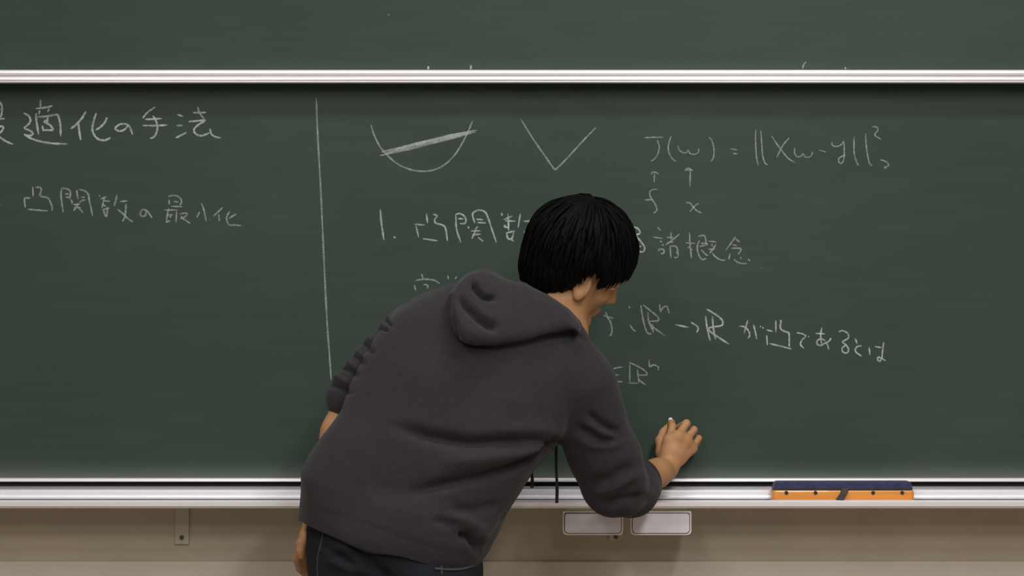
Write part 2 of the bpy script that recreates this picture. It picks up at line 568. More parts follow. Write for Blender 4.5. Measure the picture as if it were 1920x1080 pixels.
A = (0, 160, 8.0); B = (200, 170, 8.348); C = (0, 340, 8.0); Dd = (230, 340, 8.0); E = (640, 180, 4.0); Fc = (660, 360, 4.8)
G = (1170, 410, 7.111); H = (1190, 220, 5.686); I = (1390, 220, 6.4); J = (1110, 560, 6.0); K = (1370, 560, 6.194); PX = (0, 0, 1.0)
TEXT = [
 (A, 3.6, 's', 'chalk character at the left picture edge', [[(-60,240),(5,262),(30,330),(25,420),(5,470),(-60,480)],[(-60,250),(-60,470)],[(-60,360),(10,360)],[(-80,505),(70,500)],[(-60,620),(45,620),(30,680),(-20,730),(-90,790)],[(-40,735),(0,780),(100,845),(200,885)],[(-190,520),(-80,505)],[(-150,520),(-140,760)],[(-190,780),(-80,740)]]),
 (A, 3.7, 's', None, [[(350,415),(420,450),(455,510),(440,570),(370,640),(440,675),(490,715),(465,750),(400,750),(360,735)],[(360,735),(450,790),(600,840),(780,870),(1010,880)],[(610,215),(605,335)],[(535,350),(700,330),(790,305)],[(597,370),(583,440)],[(745,350),(710,395)],[(540,420),(545,520),(578,740)],[(560,475),(700,465),(850,440),(880,480),(905,600),(910,765)],[(712,475),(715,550)],[(650,540),(700,530),(720,555)],[(650,545),(740,590),(785,640),(780,672),(655,670)],[(635,605),(650,690)]]),
 (A, 3.9, 's', None, [[(1290,390),(1230,490),(1150,580),(1060,655)],[(1175,560),(1190,700),(1212,825)],[(1445,415),(1410,520),(1385,640),(1405,730),(1470,805),(1560,825),(1620,805),(1660,785)],[(1605,480),(1570,560),(1500,630),(1435,670)]]),
 (B, 3.5, 's', None, [[(335,535),(290,600),(210,635),(145,610),(140,580),(190,535),(250,520),(330,535),(370,590),(405,690)]]),
 (B, 3.5, 's', None, [[(760,255),(650,330),(595,390),(565,430)],[(600,450),(730,445),(865,435)],[(565,545),(750,548),(950,538)],[(720,390),(770,470),(795,580),(770,680),(730,730),(675,745)]]),
 (B, 3.5, 's', None, [[(1100,370),(1200,405)],[(1095,548),(1190,545)],[(1080,740),(1160,700),(1250,655)],[(1350,345),(1450,345),(1560,340)],[(1425,255),(1450,340),(1530,450)],[(1285,485),(1400,475),(1540,465),(1440,530),(1370,600),(1380,660),(1440,700),(1510,700),(1610,660)],[(1615,590),(1640,680),(1710,725),(1790,738)]]),
 (C, 4.0, 'f', None, [[(0,345),(6,355)]]),
 (C, 3.2, 'm', None, [[(490,80),(497,225)],[(530,90),(590,90),(620,120),(605,180),(600,215),(650,235),(710,245),(750,300),(780,380),(780,445)],[(365,250),(460,250)],[(365,245),(370,330),(380,395)],[(415,420),(550,430),(720,445)]]),
 (C, 3.2, 'm', None, [[(925,115),(915,200),(930,350),(948,465)],[(910,120),(960,105),(1040,130),(1055,180),(1045,270)],[(975,190),(1030,190)],[(985,240),(1040,238)],[(1150,125),(1160,200),(1175,270)],[(1175,120),(1260,140),(1320,190),(1340,290),(1390,520)],[(1215,240),(1275,240)],[(1220,290),(1280,280)],[(1070,275),(1085,335)],[(1220,285),(1190,325)],[(1095,350),(1200,345)],[(1110,395),(1210,390)],[(1180,330),(1140,390),(1100,445)],[(1180,395),(1245,470)]]),
 (C, 3.2, 'm', None, [[(1485,210),(1500,225)],[(1570,230),(1545,330),(1530,400)],[(1510,265),(1600,230)],[(1560,295),(1660,298)],[(1530,340),(1590,380)],[(1530,425),(1650,405)],[(1550,430),(1570,490),(1595,525),(1610,450),(1615,380)],[(1755,205),(1735,290),(1710,375)],[(1795,305),(1915,293)],[(1890,340),(1885,440),(1870,540),(1835,605)],[(1760,420),(1850,490),(1920,560),(2000,615)]]),
 (Dd, 3.1, 'm', None, [[(345,430),(350,490),(315,525),(270,510),(265,470),(290,430),(330,425),(380,460),(440,550)]]),
 (Dd, 3.1, 'm', None, [[(695,270),(700,350)],[(680,230),(740,212),(820,222),(875,270),(880,320),(855,360)],[(765,300),(840,312)],[(725,375),(900,382)],[(620,430),(820,430)],[(690,405),(670,500),(655,610)],[(680,505),(750,505)],[(700,530),(730,535)],[(640,615),(715,590)],[(810,440),(800,620)],[(855,490),(950,475),(965,500),(930,535),(860,565)],[(870,520),(920,570),(1020,635)]]),
 (Dd, 3.1, 'm', None, [[(1180,330),(1215,420),(1255,600)],[(1155,455),(1110,540)],[(1306,575),(1314,580)]]),
 (Dd, 3.1, 'm', None, [[(1500,390),(1430,460),(1355,525)],[(1440,495),(1450,600)],[(1610,445),(1570,510),(1560,580),(1600,655),(1680,655),(1780,668)],[(1710,490),(1650,520),(1595,560)]]),
 (Fc, 3.4, 's', 'chalk numeral one with a dot', [[(255,155),(262,260),(288,435)],[(372,403),(395,413)]]),
 (Fc, 3.2, 's', None, [[(670,195),(680,280)],[(730,200),(765,215),(745,250),(755,280),(820,300),(845,340),(858,440)],[(560,290),(655,298)],[(575,300),(600,410)],[(640,420),(770,440)]]),
 (Fc, 3.2, 's', None, [[(935,200),(940,330),(980,455)],[(925,205),(975,195),(1020,230),(1020,280),(970,285)],[(955,240),(1005,242)],[(1105,280),(1085,200),(1130,165),(1190,175),(1220,220),(1260,340),(1300,455)],[(1120,245),(1180,250)],[(1130,275),(1205,278)],[(1045,310),(1050,328)],[(1130,310),(1110,340)],[(1070,352),(1155,350)],[(1080,385),(1160,380)],[(1115,340),(1080,420)],[(1130,405),(1180,445)]]),
 (Fc, 3.2, 's', None, [[(1345,185),(1352,215)],[(1405,195),(1410,350)],[(1365,250),(1445,215)],[(1380,260),(1470,262)],[(1385,300),(1370,310),(1415,325)],[(1385,370),(1470,350)],[(1390,370),(1405,420),(1440,415),(1455,360)],[(1430,420),(1455,445)],[(1515,195),(1495,320)],[(1545,262),(1640,265)],[(1545,355),(1580,390),(1565,455)]]),
 (Fc, 2.8, 'm', None, [[(625,735),(640,780)],[(570,797),(650,785),(740,795),(790,825)],[(560,835),(575,885)],[(640,835),(680,838),(678,872)]]),
 (Fc, 2.8, 'm', None, [[(862,750),(868,785)],[(945,760),(925,785)]]),
 (G, 3.0, 's', None, [[(90,100),(180,130),(212,170),(205,200),(165,215),(170,240),(220,300),(270,370),(270,425),(235,445),(185,425),(180,385),(235,365)]]),
 (G, 2.9, 'm', None, [[(445,110),(487,160)],[(390,245),(510,265)],[(475,300),(510,310)],[(500,350),(530,350)],[(460,440),(470,410),(520,410),(535,435),(520,465),(490,460)],[(628,175),(628,280)],[(570,250),(660,250)],[(740,205),(650,280),(555,350)],[(600,315),(660,310)],[(615,360),(618,430),(628,520)],[(625,365),(690,370),(715,420),(720,490),(705,520),(665,515)],[(690,455),(715,450)]]),
 (G, 2.9, 'm', None, [[(873,185),(880,350),(900,535)],[(820,322),(950,330)],[(875,380),(845,390)],[(880,395),(910,425)],[(990,235),(1050,225),(1080,240),(1095,320),(1110,350)],[(1020,330),(1090,330),(1110,345),(1040,365),(1010,370)],[(1005,290),(980,360),(980,430),(1010,510),(1050,545),(1100,530)],[(1030,415),(1080,470),(1120,495)],[(1125,300),(1235,312)],[(1165,335),(1180,370)],[(1125,410),(1215,405)],[(1225,340),(1190,400),(1140,465)],[(1180,460),(1220,510),(1290,550),(1350,555)]]),
 (G, 2.9, 'm', None, [[(1485,235),(1440,310),(1355,425)],[(1480,260),(1510,290),(1545,310)],[(1450,350),(1505,360)],[(1430,395),(1540,395),(1560,415),(1545,445),(1520,480)],[(1415,465),(1395,550)],[(1465,540),(1510,580),(1570,597),(1640,600)],[(1550,510),(1565,540)],[(1655,535),(1680,565)]]),
 (G, 3.4, 'f', 'faint chalk full stop', [[(1830,650),(1838,658)]]),
 (H, 2.4, 'm', None, [[(105,218),(200,213),(305,213)],[(240,240),(262,310),(250,380),(215,440),(170,470)]]),
 (H, 2.4, 'm', None, [[(390,200),(365,270),(358,340),(375,400),(405,445),(440,470)]]),
 (H, 2.4, 'm', None, [[(458,300),(475,345),(510,375),(550,378),(570,350),(590,385),(640,395),(680,370),(680,330)]]),
 (H, 2.6, 'm', None, [[(785,212),(820,240),(843,320),(845,400),(830,450),(810,467)]]),
 (H, 2.4, 'm', None, [[(1018,335),(1095,347)],[(1045,385),(1095,390)]]),
 (H, 2.6, 'm', 'small chalk arrow pointing up', [[(210,700),(210,590)],[(172,605),(205,580),(255,605)]]),
 (H, 2.8, 'm', 'chalk arrow pointing up with a filled head', [[(590,740),(592,560)],[(530,572),(570,542),(620,572)],[(545,565),(600,560)]]),
 (H, 2.6, 'm', None, [[(250,770),(195,770),(160,800),(175,860),(215,920),(238,980),(225,1005),(200,1022)],[(105,882),(200,878)]]),
 (H, 2.6, 'm', None, [[(545,908),(590,915),(625,960),(670,1000),(715,1020)],[(690,915),(640,945),(590,1005)]]),
 (I, 2.6, 'm', None, [[(172,145),(172,330),(185,500),(205,580)],[(232,155),(245,300),(255,450),(280,540),(315,572)]]),
 (I, 2.6, 'm', None, [[(360,222),(470,380),(560,490),(640,540)],[(575,245),(500,335),(425,480)]]),
 (I, 2.6, 'm', None, [[(640,365),(640,430),(665,470),(710,470),(740,440),(765,475),(820,475),(848,445),(850,410)]]),
 (I, 2.6, 'm', None, [[(930,390),(1018,418)]]),
 (I, 2.6, 'm', None, [[(1090,290),(1090,330),(1130,350),(1190,335),(1230,285)],[(1230,285),(1235,400),(1230,500),(1205,550),(1170,535),(1175,490),(1250,450)]]),
 (I, 2.6, 'm', None, [[(1355,225),(1352,400),(1370,500),(1405,580)],[(1490,195),(1500,350),(1520,480),(1545,565),(1575,572)]]),
 (I, 2.6, 'm', None, [[(1570,115),(1620,115),(1640,150),(1605,200),(1610,225),(1680,265)]]),
 (I, 2.6, 'm', None, [[(1665,510),(1720,525),(1765,560),(1755,590),(1715,600),(1745,615)]]),
 (J, 2.9, 'm', None, [[(155,150),(175,210),(210,270),(225,350),(215,405),(195,415)],[(125,190),(180,205),(240,222)]]),
 (J, 2.9, 'm', None, [[(410,90),(430,105)]]),
 (J, 2.9, 'm', None, [[(430,295),(450,335),(490,370)]]),
 (J, 3.1, 'm', None, [[(550,75),(560,150),(590,300),(625,385),(675,398)],[(575,70),(650,130),(730,195),(750,230),(735,250),(650,255)],[(628,150),(640,260),(690,375)],[(640,270),(700,330),(825,420)],[(680,290),(690,385)]]),
 (J, 2.8, 'm', None, [[(762,60),(765,110),(775,155)],[(775,140),(800,100),(840,85),(855,120),(868,165)]]),
 (J, 3.1, 's', None, [[(940,293),(1090,325)],[(1110,265),(1170,300),(1195,335),(1178,380)]]),
 (J, 3.2, 's', None, [[(1278,195),(1295,330),(1330,475)],[(1285,115),(1370,165),(1450,225),(1473,275),(1450,305),(1380,315),(1320,330),(1325,365),(1400,420),(1540,512)],[(1355,195),(1365,330),(1390,460)]]),
 (J, 2.8, 'm', None, [[(345,770),(270,780),(205,810)],[(240,855),(305,860)],[(240,905),(290,930),(345,935)]]),
 (J, 2.8, 'm', None, [[(425,730),(425,940)],[(415,715),(500,755),(580,800),(620,845),(600,860),(515,860)],[(510,795),(520,880),(530,945)],[(405,948),(530,952)],[(520,905),(560,940),(605,970)]]),
 (J, 2.8, 'm', None, [[(640,690),(650,765),(690,745),(740,765),(745,805)]]),
 (K, 2.9, 's', None, [[(100,318),(165,330),(210,380),(220,430),(200,460)],[(200,250),(175,330),(155,405)],[(265,300),(285,380),(303,470)],[(340,318),(352,330)],[(370,330),(380,348)]]),
 (K, 3.1, 's', None, [[(525,250),(525,390)],[(570,255),(585,260),(575,320),(590,360),(640,385),(675,400),(680,480),(680,560)],[(415,362),(490,382)],[(418,425),(427,540)],[(450,522),(580,552),(705,585)]]),
 (K, 2.9, 's', None, [[(765,395),(830,408),(870,435),(830,480),(810,530),(850,578)],[(903,435),(908,445)]]),
 (K, 2.9, 's', None, [[(985,403),(1095,410)],[(1058,335),(1045,430),(1060,555)],[(1100,490),(1060,470),(1015,480),(1000,520),(1040,545),(1090,520),(1140,495),(1168,455)],[(1100,500),(1125,540),(1140,592)]]),
 (K, 2.9, 's', None, [[(1255,388),(1290,372),(1350,395),(1372,440),(1345,475),(1300,500),(1340,540),(1370,590),(1350,630),(1305,620),(1295,575),(1330,545)]]),
 (K, 2.9, 's', None, [[(1447,460),(1468,525)],[(1525,550),(1480,552),(1450,580),(1455,620),(1520,668)]]),
 (K, 2.9, 's', None, [[(1608,565),(1618,655)],[(1675,555),(1755,570)],[(1778,500),(1765,600),(1755,690),(1730,728),(1705,700),(1720,680),(1800,720)]]),
]
for crop, w, tone, lab, strokes in TEXT:
    writing(lower, 'chalk_character', crop, w, tone, strokes, lab)
writing(lower, 'chalk_divider_line', PX, 3.2, 'm', [[(593, 183), (595, 240), (602, 370), (607, 480), (613, 600), (618, 670), (621, 712)]], 'long upright chalk line dividing the board')
writing(lower, 'chalk_curve', E, 3.0, 'm', [[(222, 215), (245, 290), (290, 380), (350, 450), (430, 515), (530, 555), (630, 565), (720, 545), (800, 495), (870, 415), (930, 310), (960, 245), (985, 185)]], 'chalk bowl-shaped curve')
writing(lower, 'chalk_chord', E, 4.2, 'm', [[(300, 420), (600, 350), (1020, 255)], [(290, 447), (600, 375), (1010, 268)], [(330, 430), (650, 340), (930, 272)], [(400, 402), (700, 322), (1000, 258)], [(560, 375), (760, 325), (940, 285)]], 'thick chalk line drawn over several times across the curve', y=-.0007)
writing(lower, 'chalk_vee', E, 3.0, 'm', [[(1345, 172), (1430, 310), (1520, 440), (1590, 540), (1603, 550), (1620, 540), (1700, 460), (1800, 350), (1910, 235)]], 'chalk V-shaped curve')
writing(upper, 'chalk_mark', PX, 4.4, 's', [[(803, 124), (803, 130)]], y=yu - .0004)
writing(upper, 'chalk_mark', PX, 3.8, 's', [[(883, 122), (883, 130)]], y=yu - .0004)
writing(upper, 'chalk_mark', PX, 3.0, 'm', [[(1512, 115), (1507, 121), (1505, 129)]], y=yu - .0004)
writing(upper, 'chalk_mark', PX, 3.2, 's', [[(1583, 127), (1587, 128.5)]], y=yu - .0004)
writing(upper, 'chalk_mark', PX, 4.0, 'f', [[(727, 27), (731, 29)]], y=yu - .0004)


# ------------------------------------------------------------------ signed-distance modelling (numpy surface nets)
class Field:
    def __init__(self, lo, hi, h):
        self.lo = np.array(lo, np.float32)
        self.h = h
        self.n = np.ceil((np.array(hi) - np.array(lo)) / h).astype(int) + 1
        self.f = np.full(tuple(self.n), 0.08, np.float32)

    def window(self, lo, hi, pad):
        a = np.clip(np.floor((np.array(lo) - pad - self.lo) / self.h).astype(int), 0, self.n - 1)
        b = np.clip(np.ceil((np.array(hi) + pad - self.lo) / self.h).astype(int) + 1, 1, self.n)
        ax = [(self.lo[i] + self.h * np.arange(a[i], b[i])).astype(np.float32) for i in range(3)]
        X, Y, Z = ax[0][:, None, None], ax[1][None, :, None], ax[2][None, None, :]
        return (slice(a[0], b[0]), slice(a[1], b[1]), slice(a[2], b[2])), X, Y, Z

    def union(self, sl, d, k):
        f = self.f[sl]
        if k > 0:
            h = np.clip(0.5 + 0.5 * (f - d) / k, 0, 1)
            self.f[sl] = f * (1 - h) + d * h - k * h * (1 - h)
        else:
            self.f[sl] = np.minimum(f, d)

    def carve(self, sl, d, k):
        f = self.f[sl]
        h = np.clip(0.5 - 0.5 * (f + d) / k, 0, 1)
        self.f[sl] = f * (1 - h) - d * h + k * h * (1 - h)

    def cone(self, a, b, ra, rb, k=0.02, flat=None, sub=False):
        """tapered capsule; flat = (axis, factor) squeezes it across one world direction"""
        a, b = np.array(a, float), np.array(b, float)
        r = max(ra, rb)
        sl, X, Y, Z = self.window(np.minimum(a, b) - r, np.maximum(a, b) + r, k + 0.012)
        ab = b - a
        px, py, pz = X - a[0], Y - a[1], Z - a[2]
        t = np.clip((px * ab[0] + py * ab[1] + pz * ab[2]) / max(float(ab @ ab), 1e-9), 0, 1)
        qx, qy, qz = px - ab[0] * t, py - ab[1] * t, pz - ab[2] * t
        if flat is not None:
            ax, fac = np.array(flat[0], float), flat[1]
            ax = ax / np.linalg.norm(ax)
            dd = qx * ax[0] + qy * ax[1] + qz * ax[2]
            m = dd * (fac - 1)
            qx, qy, qz = qx + m * ax[0], qy + m * ax[1], qz + m * ax[2]
        d = np.sqrt(qx * qx + qy * qy + qz * qz) - (ra + (rb - ra) * t)
        (self.carve if sub else self.union)(sl, d, k)

    def chain(self, pts, k=0.02, flat=None):
        for (a, ra), (b, rb) in zip(pts[:-1], pts[1:]):
            self.cone(a, b, ra, rb, k, flat)

    def ellipsoid(self, c, R, rad, k=0.02, sub=False, cut=None):
        """R rows: the ellipsoid's own axes"""
        c = np.array(c, float)
        m = max(rad)
        sl, X, Y, Z = self.window(c - m, c + m, k + 0.012)
        px, py, pz = X - c[0], Y - c[1], Z - c[2]
        q = [(px * R[i][0] + py * R[i][1] + pz * R[i][2]) for i in range(3)]
        k0 = np.sqrt(sum((q[i] / rad[i]) ** 2 for i in range(3)))
        k1 = np.sqrt(sum((q[i] / rad[i] ** 2) ** 2 for i in range(3)))
        d = k0 * (k0 - 1) / np.maximum(k1, 1e-6)
        (self.carve if sub else self.union)(sl, d.astype(np.float32), k)

    def mesh(self):
        f = self.f
        inside = f < 0
        c = np.zeros(tuple(np.array(f.shape) - 1), np.uint8)
        offs = [(i, j, k) for i in (0, 1) for j in (0, 1) for k in (0, 1)]
        S = f.shape
        for o in offs:
            c += inside[o[0]:S[0] - 1 + o[0], o[1]:S[1] - 1 + o[1], o[2]:S[2] - 1 + o[2]]
        cells = np.argwhere((c > 0) & (c < 8))
        idx = -np.ones(c.shape, np.int32)
        idx[cells[:, 0], cells[:, 1], cells[:, 2]] = np.arange(len(cells))
        val = {o: f[cells[:, 0] + o[0], cells[:, 1] + o[1], cells[:, 2] + o[2]] for o in offs}
        acc = np.zeros((len(cells), 3))
        cnt = np.zeros(len(cells))
        for a in offs:
            for ax in range(3):
                if a[ax] == 0:
                    b = list(a); b[ax] = 1; b = tuple(b)
                    va, vb = val[a], val[b]
                    m = (va < 0) != (vb < 0)
                    t = np.where(m, va / np.where(m, va - vb, 1), 0)
                    p = np.array(a, float)[None, :].repeat(len(cells), 0)
                    p[:, ax] += t
                    acc[m] += p[m]
                    cnt[m] += 1
        P = (cells + acc / cnt[:, None]) * self.h + self.lo
        quads = []
        for ax in range(3):
            sl0 = [slice(1, -1)] * 3
            sl0[ax] = slice(0, -1)
            sl1 = [slice(1, -1)] * 3
            sl1[ax] = slice(1, None)
            a, b = inside[tuple(sl0)], inside[tuple(sl1)]
            e = np.argwhere(a != b)
            for s_ in (True, False):
                ee = e[a[e[:, 0], e[:, 1], e[:, 2]] == s_]
                off = np.array([1, 1, 1]); off[ax] = 0
                g = ee + off
                u, v = [(1, 2), (2, 0), (0, 1)][ax]
                def at(du, dv):
                    q = g.copy(); q[:, u] -= du; q[:, v] -= dv
                    return idx[q[:, 0], q[:, 1], q[:, 2]]
                Q = np.stack([at(1, 1), at(0, 1), at(0, 0), at(1, 0)], 1)
                if not s_:
                    Q = Q[:, ::-1]
                quads.append(Q)
        Q = np.concatenate(quads)
        Q = Q[(Q >= 0).all(1)]
        return P, Q


def net_obj(name, P, Q, m, parent, smooth_iter=0):
    me = bpy.data.meshes.new(name)
    me.vertices.add(len(P))
    me.vertices.foreach_set('co', P.astype(np.float32).ravel())
    me.loops.add(len(Q) * 4)
    me.loops.foreach_set('vertex_index', Q.astype(np.int32).ravel())
    me.polygons.add(len(Q))
    me.polygons.foreach_set('loop_start', np.arange(0, len(Q) * 4, 4, dtype=np.int32))
    me.update(calc_edges=True)
    me.polygons.foreach_set('use_smooth', np.ones(len(Q), bool))
    me.materials.append(m)
    me.validate()
    o = bpy.data.objects.new(name, me)
    COL.objects.link(o)
    o.parent = parent
    o.location = -Vector(parent.location)
    return o


def relax(P, Q, it=2, lam=0.5):
    e = np.concatenate([Q[:, [0, 1]], Q[:, [1, 2]], Q[:, [2, 3]], Q[:, [3, 0]]])
    for _ in range(it):
        s = np.zeros_like(P); c = np.zeros(len(P))
        for k in range(3):
            s[:, k] = np.bincount(e[:, 0], P[e[:, 1], k], len(P)) + np.bincount(e[:, 1], P[e[:, 0], k], len(P))
        c = np.bincount(e[:, 0], minlength=len(P)) + np.bincount(e[:, 1], minlength=len(P))
        P = P * (1 - lam) + lam * s / np.maximum(c, 1)[:, None]
    return P


def poly_dist(X, Z, pts):
    """distance of (X, Z) arrays to a polyline, and the position along it"""
    best = np.full(np.broadcast(X, Z).shape, 1e6, np.float32)
    bt = np.zeros_like(best)
    m = len(pts) - 1
    for i in range(m):
        ax, az = pts[i]
        bx, bz = pts[i + 1]
        dx, dz_ = bx - ax, bz - az
        t = np.clip(((X - ax) * dx + (Z - az) * dz_) / (dx * dx + dz_ * dz_ + 1e-9), 0, 1)
        d = np.hypot(X - ax - dx * t, Z - az - dz_ * t)
        w = d < best
        best = np.where(w, d, best)
        bt = np.where(w, (i + t) / m, bt)
    return best, bt


def fold(P, Nrm, spec, depth=1.0, ymax=9.0):
    """press a crease into cloth (or raise a ridge): spec = (photo pixel points, width m, depth m); works on vertices facing the room"""
    k = K0 * (D + P[:, 1]) / D
    px = 960 + P[:, 0] / k
    py = 540 - (P[:, 2] - ZC) / k
    out = P.copy()
    face = np.clip(-Nrm[:, 1] * 2.2 + 0.35, 0, 1)
    for pts, w, dep in spec:
        lo = np.min(pts, 0) - 60; hi = np.max(pts, 0) + 60
        m = (px > lo[0]) & (px < hi[0]) & (py > lo[1]) & (py < hi[1]) & (face > 0) & (P[:, 1] < ymax)
        if not m.any():
            continue
        d, t = poly_dist(px[m], py[m], pts)
        d = d * k[m]
        s = np.exp(-(d / w) ** 2) * np.clip(np.minimum(t, 1 - t) * 5 + 0.15, 0, 1)
        out[m] -= Nrm[m] * (dep * s * face[m])[:, None]
    return out


def normals(P, Q):
    a = P[Q[:, 2]] - P[Q[:, 0]]
    b = P[Q[:, 3]] - P[Q[:, 1]]
    n = np.cross(a, b)
    N = np.zeros_like(P)
    for c in range(4):
        for k in range(3):
            N[:, k] += np.bincount(Q[:, c], n[:, k], len(P))
    return N / np.maximum(np.linalg.norm(N, axis=1), 1e-9)[:, None]


# ------------------------------------------------------------------ the man
def w3(px, py, y):
    return np.array(W(px, py, y))


# head frame: f face direction, r his right ear, u crown
HC = w3(1086, 492, -0.375)
HF = Vector((0.80, 0.36, -0.40)).normalized()
R0 = HF.cross(Vector((0, 0, 1))).normalized()
U0 = R0.cross(HF).normalized()
ROLL = math.radians(22)
HR = (R0 * math.cos(ROLL) - U0 * math.sin(ROLL)).normalized()
HU = HR.cross(HF).normalized()
HF_, HR_, HU_ = np.array(HF), np.array(HR), np.array(HU)
HM = [HF_, HR_, HU_]


def hp(f, r, u):
    return HC + HF_ * f + HR_ * r + HU_ * u


man = empty('person', (w3(735, 1060, -.48)[0], -.48, 0), 'man in charcoal hooded sweatshirt and dark jeans, back turned, bending to write on the chalkboard', 'person')

HIP_L, HIP_R = w3(672, 1050, -.475), w3(802, 1065, -.475)
KNEE_L, KNEE_R = np.array((-.375, -.50, .46)), np.array((-.110, -.50, .46))
ANK_L, ANK_R = np.array((-.40, -.46, .085)), np.array((-.075, -.46, .085))
SH_R, EL_R, WR_R = w3(1070, 690, -.40), w3(1158, 918, -.33), w3(1249, 880, -.105)
SH_L, EL_L, WR_L = w3(785, 615, -.36), w3(652, 750, -.36), w3(590, 970, -.40)
NECK = w3(1048, 622, -.39)

body = Field((-.62, -.68, -.01), (.48, -.0, 1.56), .003)
b = body
# trunk, under the clothes
b.chain([(w3(735, 1040, -.475), .095), (w3(790, 900, -.465), .095), (w3(880, 740, -.44), .100), (w3(950, 660, -.41), .085)], .04)
b.cone(SH_L, SH_R, .055, .055, .05)
b.chain([(HIP_L, .080), (KNEE_L, .055), (ANK_L, .036)], .03)
b.chain([(HIP_R, .080), (KNEE_R, .055), (ANK_R, .036)], .03)
for a in (ANK_L, ANK_R):
    b.cone(a + np.array((0, -.03, -.045)), a + np.array((.0, .15, -.055)), .03, .025, .03)
# neck
b.chain([(NECK, .062), (hp(-.030, 0, -.075), .056), (hp(-.02, 0, -.03), .056)], .03)
# skull and face
b.ellipsoid(hp(-.008, 0, .022), HM, (.094, .075, .088), .01)
b.ellipsoid(hp(.026, 0, -.040), HM, (.064, .060, .072), .02)
for s in (-1, 1):
    b.cone(hp(-.004, s * .054, -.068), hp(.062, s * .016, -.108), .014, .016, .022)
    b.ellipsoid(hp(.060, s * .036, -.034), HM, (.022, .020, .018), .018)          # cheekbone
b.cone(hp(.074, -.010, -.106), hp(.074, .010, -.106), .015, .015, .015)           # chin
for s in (-1, 1):
    b.ellipsoid(hp(.094, s * .031, -.006), HM, (.014, .018, .012), .012, sub=True)  # eye socket
    b.cone(hp(.086, s * .016, .010), hp(.078, s * .046, .011), .008, .007, .010)    # brow
b.chain([(hp(.086, 0, .004), .007), (hp(.098, 0, -.022), .009), (hp(.106, 0, -.040), .0115)], .010)
for s in (-1, 1):
    b.ellipsoid(hp(.094, s * .011, -.044), HM, (.010, .008, .008), .006)
b.cone(hp(.086, -.016, -.070), hp(.086, .016, -.070), .0068, .0068, .007)
b.cone(hp(.083, -.013, -.080), hp(.083, .013, -.080), .0072, .0072, .007)
for s in (-1, 1):
    b.ellipsoid(hp(.0790, s * .031, .0010), HM, (.0142, .0155, .0125), .004)    # upper lid, looking down
for s in (-1, 1):
    # ear: tilted shell with a hollow
    e = hp(-.001, s * .0765, -.026)
    er_r = Vector(HR_ * s * .9 - HF_ * .45).normalized()
    er_u = Vector(HU_) - er_r * Vector(HU_).dot(er_r)
    er_u = (er_u.normalized() - Vector(HF_) * .18)
    er_u = (er_u - er_r * er_u.dot(er_r)).normalized()
    er_f = er_u.cross(er_r)
    RM = [np.array(er_r), np.array(er_u), np.array(er_f)]
    b.ellipsoid(e, RM, (.007, .031, .019), .006)
    b.ellipsoid(e + RM[0] * .008, RM, (.006, .019, .010), .004, sub=True)
    b.ellipsoid(e - RM[1] * .026, RM, (.005, .009, .008), .006)


def arm(sh, el, wr, k=.02, r=.040):
    b.chain([(sh, .046), (sh * .5 + el * .5, .038), (el, r - .006)], k)
    m = el * .72 + wr * .28
    b.chain([(el, r - .006), (m, r - .002), (el * .2 + wr * .8, .029), (wr, .026)], k)


arm(SH_R, EL_R, WR_R)
arm(SH_L, EL_L, WR_L, r=.036)


def hand(b, wr, mcps, fingers, thumb, palm_flat):
    """fingers: for each, the joints after the knuckle; thumb: its joints from the wrist side"""
    pr = [.0135, .014, .0135, .012]
    for m, r in zip(mcps, pr):
        b.cone(wr, m, .019, r, .010, palm_flat)
    for i in range(3):
        b.cone(mcps[i], mcps[i + 1], .0115, .0115, .008)
        b.cone(mcps[i] * .55 + wr * .45, mcps[i + 1] * .55 + wr * .45, .0125, .0125, .010)
    fr = [(.0098, .0088, .0080, .0070), (.0100, .0090, .0082, .0071), (.0095, .0085, .0077, .0068), (.0085, .0076, .0068, .0060)]
    for m, js, rr in zip(mcps, fingers, fr):
        pts = [(m, rr[0])] + [(j, rr[i + 1]) for i, j in enumerate(js)]
        b.chain(pts, .0035)
    tr = [.0155, .0135, .0105, .0090, .0082]
    b.chain([(t, tr[i]) for i, t in enumerate(thumb)], .006)


# right hand pinching the chalk, back of the hand towards the room
tip = w3(1258, 784, -.0015)
mc = [w3(1254, 826, -.092), w3(1271, 819, -.092), w3(1286, 826, -.084), w3(1297, 840, -.073)]
fg = [[w3(1261, 800, -.068), w3(1259, 793, -.044), w3(1257, 793, -.030)],
      [w3(1287, 794, -.066), w3(1281, 797, -.040), w3(1270, 802, -.026)],
      [w3(1301, 806, -.058), w3(1297, 812, -.030), w3(1287, 822, -.016)],
      [w3(1310, 822, -.050), w3(1307, 831, -.026), w3(1299, 842, -.013)]]
th = [w3(1247, 870, -.098), w3(1241, 848, -.082), w3(1238, 826, -.062), w3(1244, 811, -.046), w3(1251, 802, -.034)]
hand(b, WR_R, mc, fg, th, ((0.2, 1, 0.3), 1.25))
# left hand resting on the front of the hip
ml = [w3(566, 1022, -.395), w3(573, 1030, -.375), w3(583, 1033, -.360), w3(594, 1032, -.350)]
fl = [[w3(557, 1048, -.372), w3(562, 1066, -.355), w3(572, 1077, -.342)],
      [w3(567, 1059, -.350), w3(576, 1076, -.338), w3(588, 1084, -.332)],
      [w3(582, 1061, -.338), w3(592, 1076, -.330), w3(604, 1083, -.326)],
      [w3(598, 1056, -.334), w3(606, 1068, -.328), w3(616, 1074, -.324)]]
tl = [w3(583, 985, -.405), w3(574, 1002, -.42), w3(566, 1018, -.43), w3(564, 1032, -.432), w3(566, 1042, -.430)]
hand(b, WR_L, ml, fl, tl, ((1, .3, 0), 1.2))
P, Q = b.mesh()
P = relax(P, Q, 1, .4)
net_obj('body', P, Q, M_SKIN, man)
del body, b

